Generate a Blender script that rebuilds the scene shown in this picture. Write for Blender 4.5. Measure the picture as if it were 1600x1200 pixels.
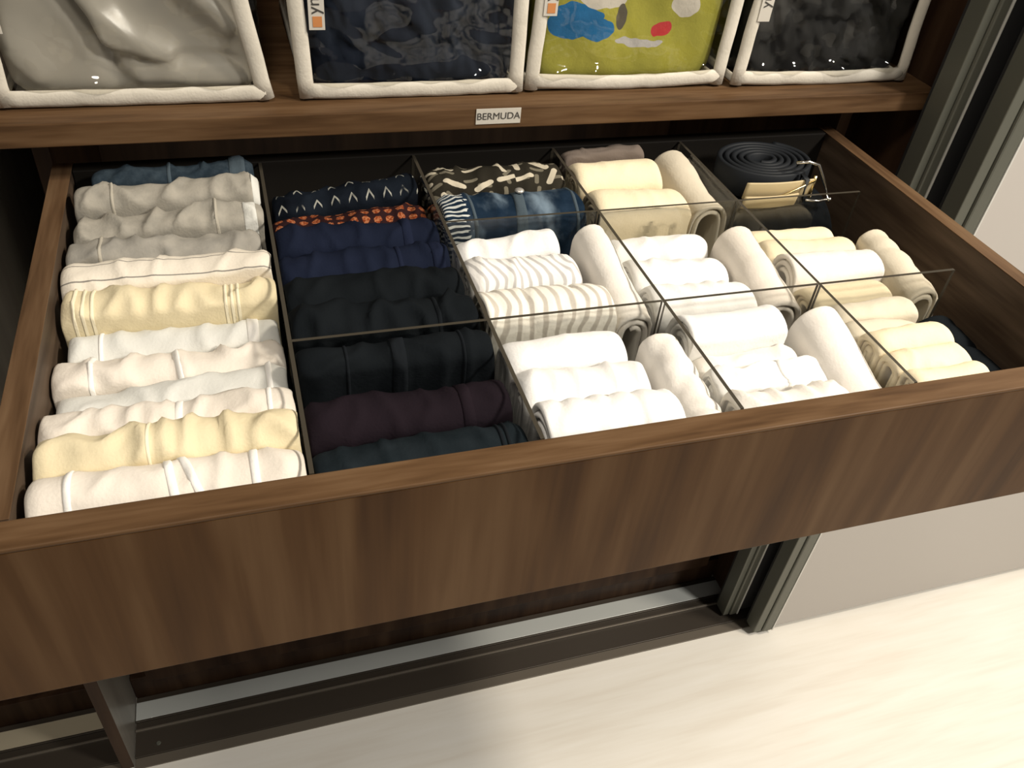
import bpy, bmesh, math, random
import numpy as np
from mathutils import Matrix, Vector

for o in list(bpy.data.objects):
    bpy.data.objects.remove(o)
scene = bpy.context.scene
COL = scene.collection
FLOOR = -1.023

# ------------------------------------------------------------------ camera, world, lights, exposure
cam_d = bpy.data.cameras.new('camera')
cam_d.sensor_width = 36.0
cam_d.lens = 29.553
cam_d.clip_start = 0.02
cam = bpy.data.objects.new('camera', cam_d)
COL.objects.link(cam)
m3 = Matrix(((0.95322341, 0.12484508, -0.27527955),
             (-0.28899852, 0.64329109, -0.70898267),
             (0.08857188, 0.75537427, 0.64928017)))
cam.matrix_world = Matrix.Translation((0.16444, -0.40517, 0.42949)) @ m3.to_4x4()
scene.camera = cam

world = bpy.data.worlds.new('world')
scene.world = world
world.use_nodes = True
bg = world.node_tree.nodes['Background']
bg.inputs[0].default_value = (1.0, 0.93, 0.84, 1)
bg.inputs[1].default_value = 0.20

def area(name, loc, target, size, watts, color):
    d = bpy.data.lights.new(name, 'AREA')
    d.shape = 'DISK'
    d.size = size
    d.energy = watts
    d.color = color
    o = bpy.data.objects.new(name, d)
    COL.objects.link(o)
    o.location = loc
    o.rotation_euler = (Vector(target) - Vector(loc)).to_track_quat('-Z', 'Y').to_euler()
    return o

area('ceiling_spot', (1.75, -0.20, 1.50), (0.75, 0.1, -0.3), 0.22, 30, (1.0, 0.89, 0.74))
area('ceiling_spot', (0.05, -0.45, 1.50), (0.10, 0.1, -0.2), 0.30, 10.5, (1.0, 0.92, 0.80))
area('ceiling_spot', (1.9, -1.0, 1.50), (1.5, -0.3, -1.0), 0.35, 50, (1.0, 0.94, 0.85))

scene.view_settings.view_transform = 'Standard'
scene.view_settings.look = 'None'
scene.view_settings.gamma = 1.0
scene.view_settings.use_curve_mapping = False
scene.view_settings.exposure = 0.0

# ------------------------------------------------------------------ helpers
def tag(o, label=None, cat=None, group=None, kind=None):
    if label: o['label'] = label
    if cat: o['category'] = cat
    if group: o['group'] = group
    if kind: o['kind'] = kind
    return o

def link_mesh(name, verts, faces, mat, parent=None, uvs=None, smooth=False, loc=None, rotz=0.0):
    me = bpy.data.meshes.new(name)
    me.from_pydata([tuple(v) for v in verts], [], [tuple(f) for f in faces])
    if uvs is not None:
        uvl = me.uv_layers.new(name='UVMap')
        idx = np.empty(len(me.loops), dtype=np.int32)
        me.loops.foreach_get('vertex_index', idx)
        uvl.data.foreach_set('uv', np.asarray(uvs, dtype=np.float32)[idx].ravel())
    mats = mat if isinstance(mat, (list, tuple)) else [mat]
    for m in mats: me.materials.append(m)
    if smooth:
        me.polygons.foreach_set('use_smooth', [True] * len(me.polygons))
    me.update()
    o = bpy.data.objects.new(name, me)
    COL.objects.link(o)
    if parent is not None: o.parent = parent
    if loc is not None: o.location = loc
    if rotz: o.rotation_euler = (0, 0, rotz)
    return o

def link_bm(name, bm, mat, parent=None, smooth=False):
    me = bpy.data.meshes.new(name)
    bmesh.ops.recalc_face_normals(bm, faces=bm.faces)
    bm.to_mesh(me); bm.free()
    mats = mat if isinstance(mat, (list, tuple)) else [mat]
    for m in mats: me.materials.append(m)
    if smooth:
        me.polygons.foreach_set('use_smooth', [True] * len(me.polygons))
    o = bpy.data.objects.new(name, me)
    COL.objects.link(o)
    if parent is not None: o.parent = parent
    return o

def add_box(bm, x0, x1, y0, y1, z0, z1, bev=0.0):
    r = bmesh.ops.create_cube(bm, size=1.0)
    vs = r['verts']
    for v in vs:
        v.co = Vector((x0 + (v.co.x + .5) * (x1 - x0), y0 + (v.co.y + .5) * (y1 - y0), z0 + (v.co.z + .5) * (z1 - z0)))
    if bev > 0:
        es = list({e for v in vs for e in v.link_edges})
        bmesh.ops.bevel(bm, geom=es, offset=bev, segments=2, affect='EDGES', profile=0.5)

def box(name, b, mat, parent=None, bev=0.001):
    bm = bmesh.new()
    add_box(bm, *b, bev)
    return link_bm(name, bm, mat, parent)

def empty(name, loc, label, cat, group=None):
    o = bpy.data.objects.new(name, None)
    o.empty_display_size = 0.02
    COL.objects.link(o)
    o.location = loc
    return tag(o, label, cat, group)

def adopt(child, parent):
    """parent a mesh built in world coordinates without moving it"""
    child.parent = parent
    child.matrix_parent_inverse = Matrix.Translation(parent.location).inverted()
    return child

def tube(name, pts, rx, rz, mat, parent=None, n=10, closed=False, side=Vector((0, 0, 1))):
    """sweep an ellipse along points; rx is the radius along cross(tangent, side), rz along the rest"""
    pts = [Vector(p) for p in pts]
    V, F = [], []
    m = len(pts)
    for i, p in enumerate(pts):
        a = pts[(i - 1) % m] if (closed or i > 0) else p
        b = pts[(i + 1) % m] if (closed or i < m - 1) else p
        t = (b - a).normalized()
        u = t.cross(side)
        if u.length < 1e-5: u = t.cross(Vector((1, 0, 0)))
        u.normalize(); w = u.cross(t).normalized()
        for k in range(n):
            an = 2 * math.pi * k / n
            V.append(p + u * (rx * math.cos(an)) + w * (rz * math.sin(an)))
    for i in range(m if closed else m - 1):
        j = (i + 1) % m
        for k in range(n):
            l = (k + 1) % n
            F.append((i * n + k, i * n + l, j * n + l, j * n + k))
    if not closed:
        F.append(tuple(range(n - 1, -1, -1)))
        F.append(tuple((m - 1) * n + k for k in range(n)))
    o = link_mesh(name, V, F, mat, None, smooth=True)
    if parent is not None: adopt(o, parent)
    return o

# smooth 2-D gradient noise, vectorised
_rng = np.random.RandomState(7)
_perm = np.tile(_rng.permutation(256), 3)
_ang = _rng.rand(256) * 2 * np.pi
_gx, _gy = np.cos(_ang), np.sin(_ang)
def perlin(x, y, seed=0):
    x = np.asarray(x, float) + seed * 17.31; y = np.asarray(y, float) + seed * 5.77
    xi = np.floor(x).astype(int); yi = np.floor(y).astype(int)
    xf = x - xi; yf = y - yi
    u = xf ** 3 * (xf * (xf * 6 - 15) + 10); v = yf ** 3 * (yf * (yf * 6 - 15) + 10)
    def g(ix, iy, dx, dy):
        h = _perm[(_perm[ix & 255] + iy) & 255]
        return _gx[h] * dx + _gy[h] * dy
    a = g(xi, yi, xf, yf); b = g(xi + 1, yi, xf - 1, yf)
    c = g(xi, yi + 1, xf, yf - 1); d = g(xi + 1, yi + 1, xf - 1, yf - 1)
    return (a + u * (b - a)) * (1 - v) + (c + u * (d - c)) * v

# ------------------------------------------------------------------ materials
def new_mat(name):
    m = bpy.data.materials.new(name)
    m.use_nodes = True
    nt = m.node_tree
    return m, nt, nt.nodes['Principled BSDF']

def ramp(nt, stops):
    r = nt.nodes.new('ShaderNodeValToRGB')
    e = r.color_ramp.elements
    while len(e) < len(stops): e.new(0.5)
    for i, (p, c) in enumerate(stops):
        e[i].position = p
        e[i].color = (*c, 1) if len(c) == 3 else c
    return r

def plain(name, color, rough=0.5, metal=0.0, spec=0.5):
    m, nt, b = new_mat(name)
    b.inputs['Base Color'].default_value = (*color, 1)
    b.inputs['Roughness'].default_value = rough
    b.inputs['Metallic'].default_value = metal
    b.inputs['Specular IOR Level'].default_value = spec
    return m

def wood(name, axis, dark, mid, light, rough=0.48, broad=4.2, fine=95.0, fmix=0.08, spec=0.12):
    m, nt, b = new_mat(name)
    tc = nt.nodes.new('ShaderNodeTexCoord')
    def layer(s, along, detail):
        mp = nt.nodes.new('ShaderNodeMapping')
        sc = [s, s, s]; sc['xyz'.index(axis)] = along
        mp.inputs['Scale'].default_value = sc
        nt.links.new(tc.outputs['Object'], mp.inputs[0])
        n = nt.nodes.new('ShaderNodeTexNoise')
        n.inputs['Detail'].default_value = detail
        n.inputs['Roughness'].default_value = 0.55
        n.inputs['Distortion'].default_value = 0.35
        nt.links.new(mp.outputs[0], n.inputs['Vector'])
        return n
    a = layer(broad, broad * 0.10, 2.0); f = layer(fine, fine * 0.025, 4.0); c = layer(broad * 3.2, broad * 0.25, 2.0)
    mx = nt.nodes.new('ShaderNodeMix'); mx.data_type = 'FLOAT'; mx.inputs[0].default_value = fmix
    nt.links.new(a.outputs[0], mx.inputs[2]); nt.links.new(f.outputs[0], mx.inputs[3])
    mx2 = nt.nodes.new('ShaderNodeMix'); mx2.data_type = 'FLOAT'; mx2.inputs[0].default_value = 0.28
    nt.links.new(mx.outputs[0], mx2.inputs[2]); nt.links.new(c.outputs[0], mx2.inputs[3])
    r = ramp(nt, [(0.36, dark), (0.50, mid), (0.66, light)])
    nt.links.new(mx2.outputs[0], r.inputs[0])
    nt.links.new(r.outputs[0], b.inputs['Base Color'])
    b.inputs['Roughness'].default_value = rough
    b.inputs['Specular IOR Level'].default_value = spec
    return m

WD = ((0.050, 0.0225, 0.0080), (0.082, 0.0395, 0.0145), (0.122, 0.067, 0.030))
WD2 = WD
WOODZ = wood('walnut_vertical', 'z', *WD)
WOODX = wood('walnut_along', 'x', (0.068, 0.036, 0.0165), (0.104, 0.057, 0.027), (0.140, 0.082, 0.042), broad=14)
WOODY = wood('walnut_deep', 'y', (0.062, 0.034, 0.017), (0.105, 0.060, 0.031), (0.150, 0.092, 0.050), broad=12)
WOODD = wood('walnut_dark_shade', 'z', (0.020, 0.010, 0.006), (0.038, 0.020, 0.011), (0.060, 0.034, 0.019))
WOODG = wood('walnut_floor_reflection_face', 'z', (0.15, 0.135, 0.115), (0.19, 0.175, 0.15), (0.24, 0.22, 0.19), rough=0.3, spec=0.5)  # pale grey is the floor's grazing reflection painted into the walnut
WOODI = wood('walnut_inner', 'y', (0.050, 0.033, 0.022), (0.080, 0.055, 0.037), (0.11, 0.077, 0.053), broad=10)
BASE = plain('drawer_base_dark', (0.02, 0.02, 0.02), 0.8)
FLOORM = wood('pale_oak_floor', 'x', (0.77, 0.725, 0.645), (0.81, 0.775, 0.70), (0.84, 0.81, 0.745), rough=0.38, broad=7, fine=60)
ALU = plain('grey_green_aluminium', (0.115, 0.117, 0.095), 0.45, 0.3)
ALUL = plain('light_aluminium', (0.62, 0.62, 0.58), 0.38, 0.2)
BRONZE = plain('dark_bronze_track', (0.052, 0.042, 0.032), 0.42, 0.3)
SILVER = plain('silver_track_channel', (0.50, 0.52, 0.50), 0.40, 0.2)
LACQ = plain('pale_grey_lacquer', (0.46, 0.43, 0.40), 0.45)
BLACKGAP = plain('black_rubber_and_gap_shade', (0.012, 0.012, 0.013), 0.7)  # rubber of the seals; on the rear door panel, painted gap shade

def cloth(name, c1, c2=None, scale=9.0, rough=0.92, bump=0.25, weave=420.0, fuzz=0.0):
    m, nt, b = new_mat(name)
    tc = nt.nodes.new('ShaderNodeTexCoord')
    n = nt.nodes.new('ShaderNodeTexNoise'); n.inputs['Scale'].default_value = scale; n.inputs['Detail'].default_value = 3
    nt.links.new(tc.outputs['Object'], n.inputs['Vector'])
    c2 = c2 or tuple(x * 0.93 for x in c1)
    r = ramp(nt, [(0.35, c1), (0.68, c2)])
    nt.links.new(n.outputs[0], r.inputs[0])
    nt.links.new(r.outputs[0], b.inputs['Base Color'])
    w = nt.nodes.new('ShaderNodeTexNoise'); w.inputs['Scale'].default_value = weave; w.inputs['Detail'].default_value = 1
    nt.links.new(tc.outputs['Object'], w.inputs['Vector'])
    k = nt.nodes.new('ShaderNodeTexNoise'); k.inputs['Scale'].default_value = 45; k.inputs['Detail'].default_value = 2
    nt.links.new(tc.outputs['Object'], k.inputs['Vector'])
    ad = nt.nodes.new('ShaderNodeMath'); ad.operation = 'MULTIPLY_ADD'; ad.inputs[1].default_value = 0.25
    nt.links.new(w.outputs[0], ad.inputs[0]); nt.links.new(k.outputs[0], ad.inputs[2])
    bp = nt.nodes.new('ShaderNodeBump'); bp.inputs['Strength'].default_value = bump; bp.inputs['Distance'].default_value = 0.004
    nt.links.new(ad.outputs[0], bp.inputs['Height']); nt.links.new(bp.outputs[0], b.inputs['Normal'])
    b.inputs['Roughness'].default_value = rough
    b.inputs['Specular IOR Level'].default_value = 0.15 if max(c1) > 0.2 else 0.03
    if fuzz > 0:
        b.inputs['Sheen Weight'].default_value = fuzz
        b.inputs['Sheen Roughness'].default_value = 0.5
    return m, nt, b, r

WHITE = cloth('white_cotton', (0.84, 0.80, 0.74), (0.77, 0.73, 0.67))[0]
PINKW = cloth('warm_white_cotton', (0.80, 0.74, 0.66), (0.73, 0.67, 0.59))[0]
COOLW = cloth('cool_white_cotton', (0.72, 0.72, 0.68), (0.64, 0.64, 0.60))[0]
BRIGHT = cloth('bright_white_cotton', (0.86, 0.85, 0.83), (0.80, 0.79, 0.77))[0]
HEM = cloth('white_stitching', (0.90, 0.88, 0.84))[0]
CREAM = cloth('cream_cotton', (0.76, 0.67, 0.46), (0.68, 0.59, 0.39))[0]
IVORY = cloth('ivory_cotton', (0.84, 0.74, 0.53), (0.78, 0.67, 0.47))[0]
IVORYS = cloth('ivory_stitching', (0.84, 0.77, 0.58))[0]
BEIGE = cloth('beige_cotton', (0.66, 0.60, 0.48), (0.58, 0.52, 0.41))[0]
GREYBR = cloth('shaded_grey_brown_cotton', (0.16, 0.13, 0.11))[0]  # shade below the shelf is painted into this cotton
HEATH = cloth('grey_heather_linen', (0.37, 0.345, 0.295), (0.275, 0.26, 0.225), scale=60)[0]
HEATHS = cloth('grey_heather_stitching', (0.43, 0.40, 0.335))[0]
HEATHG = cloth('grey_heather_jersey', (0.345, 0.325, 0.285), (0.25, 0.24, 0.215), scale=50)[0]
JEANS = cloth('slate_blue_denim', (0.021, 0.032, 0.044), (0.038, 0.054, 0.069), scale=120)[0]
JEANSL = cloth('light_denim', (0.065, 0.088, 0.107))[0]
NAVY = cloth('navy_cotton', (0.0075, 0.0105, 0.022), (0.012, 0.016, 0.033), scale=15)[0]
BLACK = cloth('black_cotton', (0.0055, 0.007, 0.0085), (0.009, 0.011, 0.013), scale=15)[0]
PLUM = cloth('plum_black_cotton', (0.011, 0.008, 0.011), (0.016, 0.011, 0.015), scale=15)[0]
CHAR = cloth('charcoal_denim', (0.009, 0.013, 0.016), (0.014, 0.019, 0.023), scale=40)[0]
SEAMD = cloth('dark_stitching', (0.010, 0.012, 0.0145))[0]
SEAMN = cloth('navy_stitching', (0.012, 0.016, 0.034))[0]

# node-math shorthand for printed cloth
class NM:
    def __init__(s, nt):
        s.nt = nt
    def op(s, o, a, b=None, c=None):
        n = s.nt.nodes.new('ShaderNodeMath'); n.operation = o
        for i, x in enumerate((a, b, c)):
            if x is None: continue
            if isinstance(x, (int, float)): n.inputs[i].default_value = x
            else: s.nt.links.new(x, n.inputs[i])
        return n.outputs[0]
    def uv(s):
        t = s.nt.nodes.new('ShaderNodeUVMap'); t.uv_map = 'UVMap'
        sp = s.nt.nodes.new('ShaderNodeSeparateXYZ')
        s.nt.links.new(t.outputs[0], sp.inputs[0])
        return t.outputs[0], sp.outputs[0], sp.outputs[1]
    def mix(s, fac, a, b):
        n = s.nt.nodes.new('ShaderNodeMix'); n.data_type = 'RGBA'
        if isinstance(fac, (int, float)): n.inputs[0].default_value = fac
        else: s.nt.links.new(fac, n.inputs[0])
        for i, x in ((6, a), (7, b)):
            if isinstance(x, tuple): n.inputs[i].default_value = (*x, 1)
            else: s.nt.links.new(x, n.inputs[i])
        return n.outputs[2]
    def noise(s, vec, scale, detail=2, out=0):
        n = s.nt.nodes.new('ShaderNodeTexNoise'); n.inputs['Scale'].default_value = scale; n.inputs['Detail'].default_value = detail
        s.nt.links.new(vec, n.inputs['Vector'])
        return n.outputs[out]
    def smooth(s, x, lo, hi):
        n = s.nt.nodes.new('ShaderNodeMapRange'); n.interpolation_type = 'SMOOTHSTEP'
        s.nt.links.new(x, n.inputs[0])
        n.inputs[1].default_value = lo; n.inputs[2].default_value = hi
        n.inputs[3].default_value = 0.0; n.inputs[4].default_value = 1.0
        return n.outputs[0]

# white cloth with thin grey lines along its length (uv.y = metres round the fold)
def mk_lined():
    m, nt, b, r = cloth('white_cotton_thin_grey_lines', (0.80, 0.74, 0.64), (0.73, 0.67, 0.57))
    k = NM(nt); uv, u, v = k.uv()
    w = k.op('ADD', v, k.op('MULTIPLY', k.noise(uv, 14), 0.004))
    f = k.op('ABSOLUTE', k.op('SUBTRACT', k.op('FRACT', k.op('DIVIDE', w, 0.021)), 0.5))
    line = k.op('LESS_THAN', f, 0.035)
    nt.links.new(k.mix(line, r.outputs[0], (0.25, 0.235, 0.21)), b.inputs['Base Color'])
    return m
LINED = mk_lined()

# white cloth with wavy bands running round the fold
def mk_wavy(name, base, band, warp, period, seed):
    m, nt, b, r = cloth(name, base)
    k = NM(nt); uv, u, v = k.uv()
    n = k.noise(uv, 20)
    w = k.op('ADD', k.op('MULTIPLY', k.op('SINE', k.op('MULTIPLY', v, 95)), warp * .35), k.op('MULTIPLY', n, warp * 1.6))
    s = k.op('SINE', k.op('MULTIPLY', k.op('ADD', k.op('ADD', u, w), seed), 2 * math.pi / period))
    nt.links.new(k.mix(k.smooth(s, 0.0, 0.75), base, band), b.inputs['Base Color'])
    return m
WAVY = mk_wavy('white_cotton_grey_wavy_stripes', (0.84, 0.82, 0.79), (0.50, 0.485, 0.47), 0.017, 0.0098, 0.0)
STRIPE = mk_wavy('white_cotton_taupe_wavy_stripes', (0.86, 0.83, 0.75), (0.52, 0.48, 0.42), 0.012, 0.0125, 0.003)

# dark cloth with pale chevron marks
def mk_chevron():
    m, nt, b, r = cloth('navy_black_pale_chevrons', (0.004, 0.005, 0.008), (0.010, 0.014, 0.021), scale=18)
    k = NM(nt); uv, u, v = k.uv()
    pu, pv = 0.0185, 0.026
    cu = k.op('ABSOLUTE', k.op('SUBTRACT', k.op('FRACT', k.op('DIVIDE', u, pu)), 0.5))
    cv = k.op('SUBTRACT', k.op('FRACT', k.op('DIVIDE', v, pv)), 0.5)
    d = k.op('ABSOLUTE', k.op('SUBTRACT', k.op('MULTIPLY', cu, 1.5), k.op('SUBTRACT', 0.30, cv)))
    line = k.op('MULTIPLY', k.op('LESS_THAN', d, 0.075), k.op('LESS_THAN', cu, 0.24))
    nt.links.new(k.mix(k.op('MULTIPLY', line, k.smooth(k.noise(uv, 60), 0.3, 0.55)), r.outputs[0], (0.34, 0.34, 0.30)), b.inputs['Base Color'])
    return m
CHEV = mk_chevron()

# dark red-black cloth with orange rosettes
def mk_rosette():
    m, nt, b, r = cloth('dark_cloth_orange_rosettes', (0.018, 0.009, 0.010), (0.030, 0.012, 0.013))
    k = NM(nt); uv, u, v = k.uv()
    cu = k.op('SUBTRACT', k.op('FRACT', k.op('DIVIDE', u, 0.0125)), 0.5)
    cv = k.op('SUBTRACT', k.op('FRACT', k.op('DIVIDE', v, 0.0125)), 0.5)
    d = k.op('SQRT', k.op('ADD', k.op('MULTIPLY', cu, cu), k.op('MULTIPLY', cv, cv)))
    d = k.op('ADD', d, k.op('MULTIPLY', k.op('SUBTRACT', k.noise(uv, 260), 0.5), 0.28))
    disc = k.op('LESS_THAN', d, 0.34)
    col = k.mix(k.smooth(k.noise(uv, 420), 0.42, 0.6), (0.19, 0.037, 0.012), (0.36, 0.14, 0.065))
    nt.links.new(k.mix(disc, r.outputs[0], col), b.inputs['Base Color'])
    return m
ROSE = mk_rosette()

# near-black cloth with scattered beige strokes
def mk_strokes():
    m, nt, b, r = cloth('black_cloth_beige_strokes', (0.018, 0.016, 0.012), (0.034, 0.030, 0.022))
    k = NM(nt); uv, u, v = k.uv()
    out = r.outputs[0]
    for sc, off, cl, br in ((50.0, 0.0, (0.15, 0.135, 0.10), 0.30), (36.0, 0.37, (0.50, 0.45, 0.35), 0.36)):
        mp = nt.nodes.new('ShaderNodeMapping'); mp.inputs['Location'].default_value = (off, off * .7, 0)
        mp.inputs['Scale'].default_value = (sc, sc * 1.25, 1)
        nt.links.new(uv, mp.inputs[0])
        vo = nt.nodes.new('ShaderNodeTexVoronoi'); vo.voronoi_dimensions = '2D'; vo.inputs['Scale'].default_value = 1.0
        vo.inputs['Randomness'].default_value = 0.55
        nt.links.new(mp.outputs[0], vo.inputs['Vector'])
        su = nt.nodes.new('ShaderNodeVectorMath'); su.operation = 'SUBTRACT'
        nt.links.new(mp.outputs[0], su.inputs[0]); nt.links.new(vo.outputs['Position'], su.inputs[1])
        ro = nt.nodes.new('ShaderNodeVectorRotate'); ro.rotation_type = 'Z_AXIS'
        sp = nt.nodes.new('ShaderNodeSeparateColor')
        nt.links.new(vo.outputs['Color'], sp.inputs[0])
        nt.links.new(su.outputs[0], ro.inputs['Vector'])
        nt.links.new(k.op('MULTIPLY', sp.outputs[0], 6.28), ro.inputs['Angle'])
        s2 = nt.nodes.new('ShaderNodeSeparateXYZ'); nt.links.new(ro.outputs[0], s2.inputs[0])
        ax = k.op('MAXIMUM', k.op('SUBTRACT', k.op('ABSOLUTE', s2.outputs[0]), br), 0.0)
        dd = k.op('SQRT', k.op('ADD', k.op('MULTIPLY', ax, ax), k.op('MULTIPLY', s2.outputs[1], s2.outputs[1])))
        msk = k.op('MULTIPLY', k.op('LESS_THAN', dd, 0.125), k.op('GREATER_THAN', sp.outputs[1], 0.15))
        out = k.mix(msk, out, cl)
    nt.links.new(out, b.inputs['Base Color'])
    return m
STROKE = mk_strokes()

# washed denim with frayed white bars near one end
def mk_denim():
    m, nt, b, r = cloth('washed_blue_denim', (0.007, 0.016, 0.031), (0.013, 0.026, 0.047), scale=60)
    k = NM(nt); uv, u, v = k.uv()
    mp = nt.nodes.new('ShaderNodeMapping'); mp.inputs['Scale'].default_value = (26, 14, 1); mp.inputs['Rotation'].default_value = (0, 0, 0.5)
    nt.links.new(uv, mp.inputs[0])
    fade = k.smooth(k.noise(mp.outputs[0], 1.0, 4), 0.47, 0.72)
    c = k.mix(fade, r.outputs[0], (0.17, 0.23, 0.29))
    bars = k.op('LESS_THAN', k.op('FRACT', k.op('DIVIDE', k.op('ADD', v, k.op('MULTIPLY', k.noise(uv, 40), 0.012)), 0.0062)), 0.42)
    lim = k.op('LESS_THAN', k.op('ADD', u, k.op('MULTIPLY', k.noise(uv, 160), 0.02)), 0.034)
    c = k.mix(k.op('MULTIPLY', bars, lim), c, (0.55, 0.57, 0.55))
    nt.links.new(c, b.inputs['Base Color'])
    return m
DENIM = mk_denim()

# lime cloth with loose blue, white, orange and red blotches
def mk_lime():
    m, nt, b, r = cloth('lime_cotton_loose_blotches', (0.36, 0.34, 0.060), (0.30, 0.29, 0.050), scale=12)
    tc = nt.nodes.new('ShaderNodeTexCoord')
    k = NM(nt)
    sp = nt.nodes.new('ShaderNodeSeparateXYZ'); nt.links.new(tc.outputs['Object'], sp.inputs[0])
    n1 = k.noise(tc.outputs['Object'], 28, 2, 0)
    mp = nt.nodes.new('ShaderNodeMapping'); mp.inputs['Location'].default_value = (3.1, 1.7, 5.3)
    nt.links.new(tc.outputs['Object'], mp.inputs[0])
    n2 = k.noise(mp.outputs[0], 28, 2, 0)
    X = k.op('ADD', sp.outputs[0], k.op('MULTIPLY', k.op('SUBTRACT', n1, .5), 0.022))
    Z = k.op('ADD', sp.outputs[2], k.op('MULTIPLY', k.op('SUBTRACT', n2, .5), 0.022))
    out = r.outputs[0]
    for (x, z, a, bb, c) in ((-0.070, 0.070, .030, .018, (0.02, 0.14, 0.34)), (-0.045, 0.060, .022, .010, (0.02, 0.14, 0.34)),
                            (-0.040, 0.098, .030, .016, (0.55, 0.52, 0.47)), (0.060, 0.085, .018, .012, (0.55, 0.52, 0.47)),
                            (0.012, 0.108, .020, .012, (0.60, 0.24, 0.06)), (0.035, 0.060, .013, .008, (0.45, 0.045, 0.05)),
                            (0.075, 0.118, .012, .008, (0.45, 0.045, 0.05)), (0.010, 0.046, .030, .005, (0.42, 0.41, 0.41)),
                            (-0.015, 0.075, .008, .016, (0.10, 0.09, 0.07))):
        dx = k.op('DIVIDE', k.op('SUBTRACT', X, x), a); dz = k.op('DIVIDE', k.op('SUBTRACT', Z, z), bb)
        d = k.op('ADD', k.op('MULTIPLY', dx, dx), k.op('MULTIPLY', dz, dz))
        out = k.mix(k.op('LESS_THAN', d, 1.0), out, c)
    nt.links.new(out, b.inputs['Base Color'])
    return m
LIME = mk_lime()
SATIN, _nt, _b, _r = cloth('grey_white_satin', (0.36, 0.34, 0.30), (0.30, 0.285, 0.255), rough=0.32, bump=0.03)
_b.inputs['Specular IOR Level'].default_value = 0.7
NAVYSH = cloth('navy_shiny_cloth', (0.008, 0.011, 0.020), (0.020, 0.026, 0.040), scale=10, rough=0.6, bump=0.1)[0]
BLACKSH = cloth('black_crumpled_cloth', (0.010, 0.010, 0.010), (0.040, 0.040, 0.040), scale=16, rough=0.6, bump=0.1)[0]
PIPE = cloth('white_piping_fabric', (0.64, 0.60, 0.52), (0.57, 0.535, 0.46), scale=30)[0]
TAGW = plain('white_tag', (0.56, 0.53, 0.47), 0.7)
TAGO = plain('orange_print', (0.55, 0.22, 0.07), 0.7)
INK = plain('black_ink', (0.05, 0.045, 0.04), 0.7)

def film(name, tint, rough, bump=0.0, ior=1.45):
    m = bpy.data.materials.new(name); m.use_nodes = True
    nt = m.node_tree
    nt.nodes.remove(nt.nodes['Principled BSDF'])
    out = nt.nodes['Material Output']
    tr = nt.nodes.new('ShaderNodeBsdfTransparent'); tr.inputs[0].default_value = (*tint, 1)
    gl = nt.nodes.new('ShaderNodeBsdfGlossy'); gl.inputs['Roughness'].default_value = rough
    fr = nt.nodes.new('ShaderNodeLayerWeight'); fr.inputs['Blend'].default_value = 0.5
    pw = nt.nodes.new('ShaderNodeMath'); pw.operation = 'POWER'; pw.inputs[1].default_value = 4.6
    nt.links.new(fr.outputs['Facing'], pw.inputs[0])
    sc = nt.nodes.new('ShaderNodeMath'); sc.operation = 'MULTIPLY_ADD'; sc.inputs[1].default_value = 0.9; sc.inputs[2].default_value = 0.042
    nt.links.new(pw.outputs[0], sc.inputs[0])
    mx = nt.nodes.new('ShaderNodeMixShader')
    nt.links.new(sc.outputs[0], mx.inputs[0]); nt.links.new(tr.outputs[0], mx.inputs[1]); nt.links.new(gl.outputs[0], mx.inputs[2])
    nt.links.new(mx.outputs[0], out.inputs['Surface'])
    if bump:
        tc = nt.nodes.new('ShaderNodeTexCoord')
        n = nt.nodes.new('ShaderNodeTexNoise'); n.inputs['Scale'].default_value = 11; n.inputs['Detail'].default_value = 3
        nt.links.new(tc.outputs['Object'], n.inputs['Vector'])
        bp = nt.nodes.new('ShaderNodeBump'); bp.inputs['Strength'].default_value = bump; bp.inputs['Distance'].default_value = 0.02
        nt.links.new(n.outputs[0], bp.inputs['Height'])
        nt.links.new(bp.outputs[0], gl.inputs['Normal']); nt.links.new(bp.outputs[0], fr.inputs['Normal'])
    return m
ACRYL = film('clear_acrylic', (0.955, 0.955, 0.945), 0.01)
ACEDGE = plain('acrylic_cut_edge', (0.050, 0.043, 0.032), 0.4, 0.0, 0.25)
VINYL = film('clear_vinyl', (0.93, 0.925, 0.90), 0.05, 0.35)

# ------------------------------------------------------------------ floor
fl = box('floor', (-3.0, 3.2, -3.0, 0.98, FLOOR - 0.05, FLOOR), FLOORM, None, 0)
tag(fl, kind='structure')
tag(box('wall_back', (-3.0, 3.2, 0.981, 1.05, FLOOR, 1.60), plain('warm_white_wall', (0.62, 0.58, 0.52), 0.85, 0, 0.2), None, 0), kind='structure')

# ------------------------------------------------------------------ wardrobe carcass (one thing)
wr = empty('wardrobe', (0.45, 0.7, FLOOR), 'dark walnut wardrobe carcass whose shelf carries the clear zip bags', 'wardrobe')
def wpart(name, b, mat, bev=0.0008):
    return adopt(box(name, b, mat, None, bev), wr)
wpart('shelf', (-0.129, 1.019, 0.430, 0.940, 0.0428, 0.0662), WOODX, 0.0012)
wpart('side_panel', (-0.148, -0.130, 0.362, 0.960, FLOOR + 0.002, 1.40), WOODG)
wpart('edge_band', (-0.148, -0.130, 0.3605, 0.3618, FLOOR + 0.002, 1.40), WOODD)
wpart('side_panel', (1.020, 1.040, 0.430, 0.960, FLOOR + 0.0108, 1.40), WOODD)
wpart('back_panel', (-0.129, 1.019, 0.941, 0.958, FLOOR + 0.002, 1.40), WOODD)
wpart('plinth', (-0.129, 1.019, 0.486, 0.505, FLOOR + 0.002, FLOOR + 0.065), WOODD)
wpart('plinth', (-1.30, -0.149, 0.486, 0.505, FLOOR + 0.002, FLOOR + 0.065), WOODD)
wpart('partition', (-0.060, -0.042, 0.600, 0.940, FLOOR + 0.067, 0.0418), WOODD)
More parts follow.
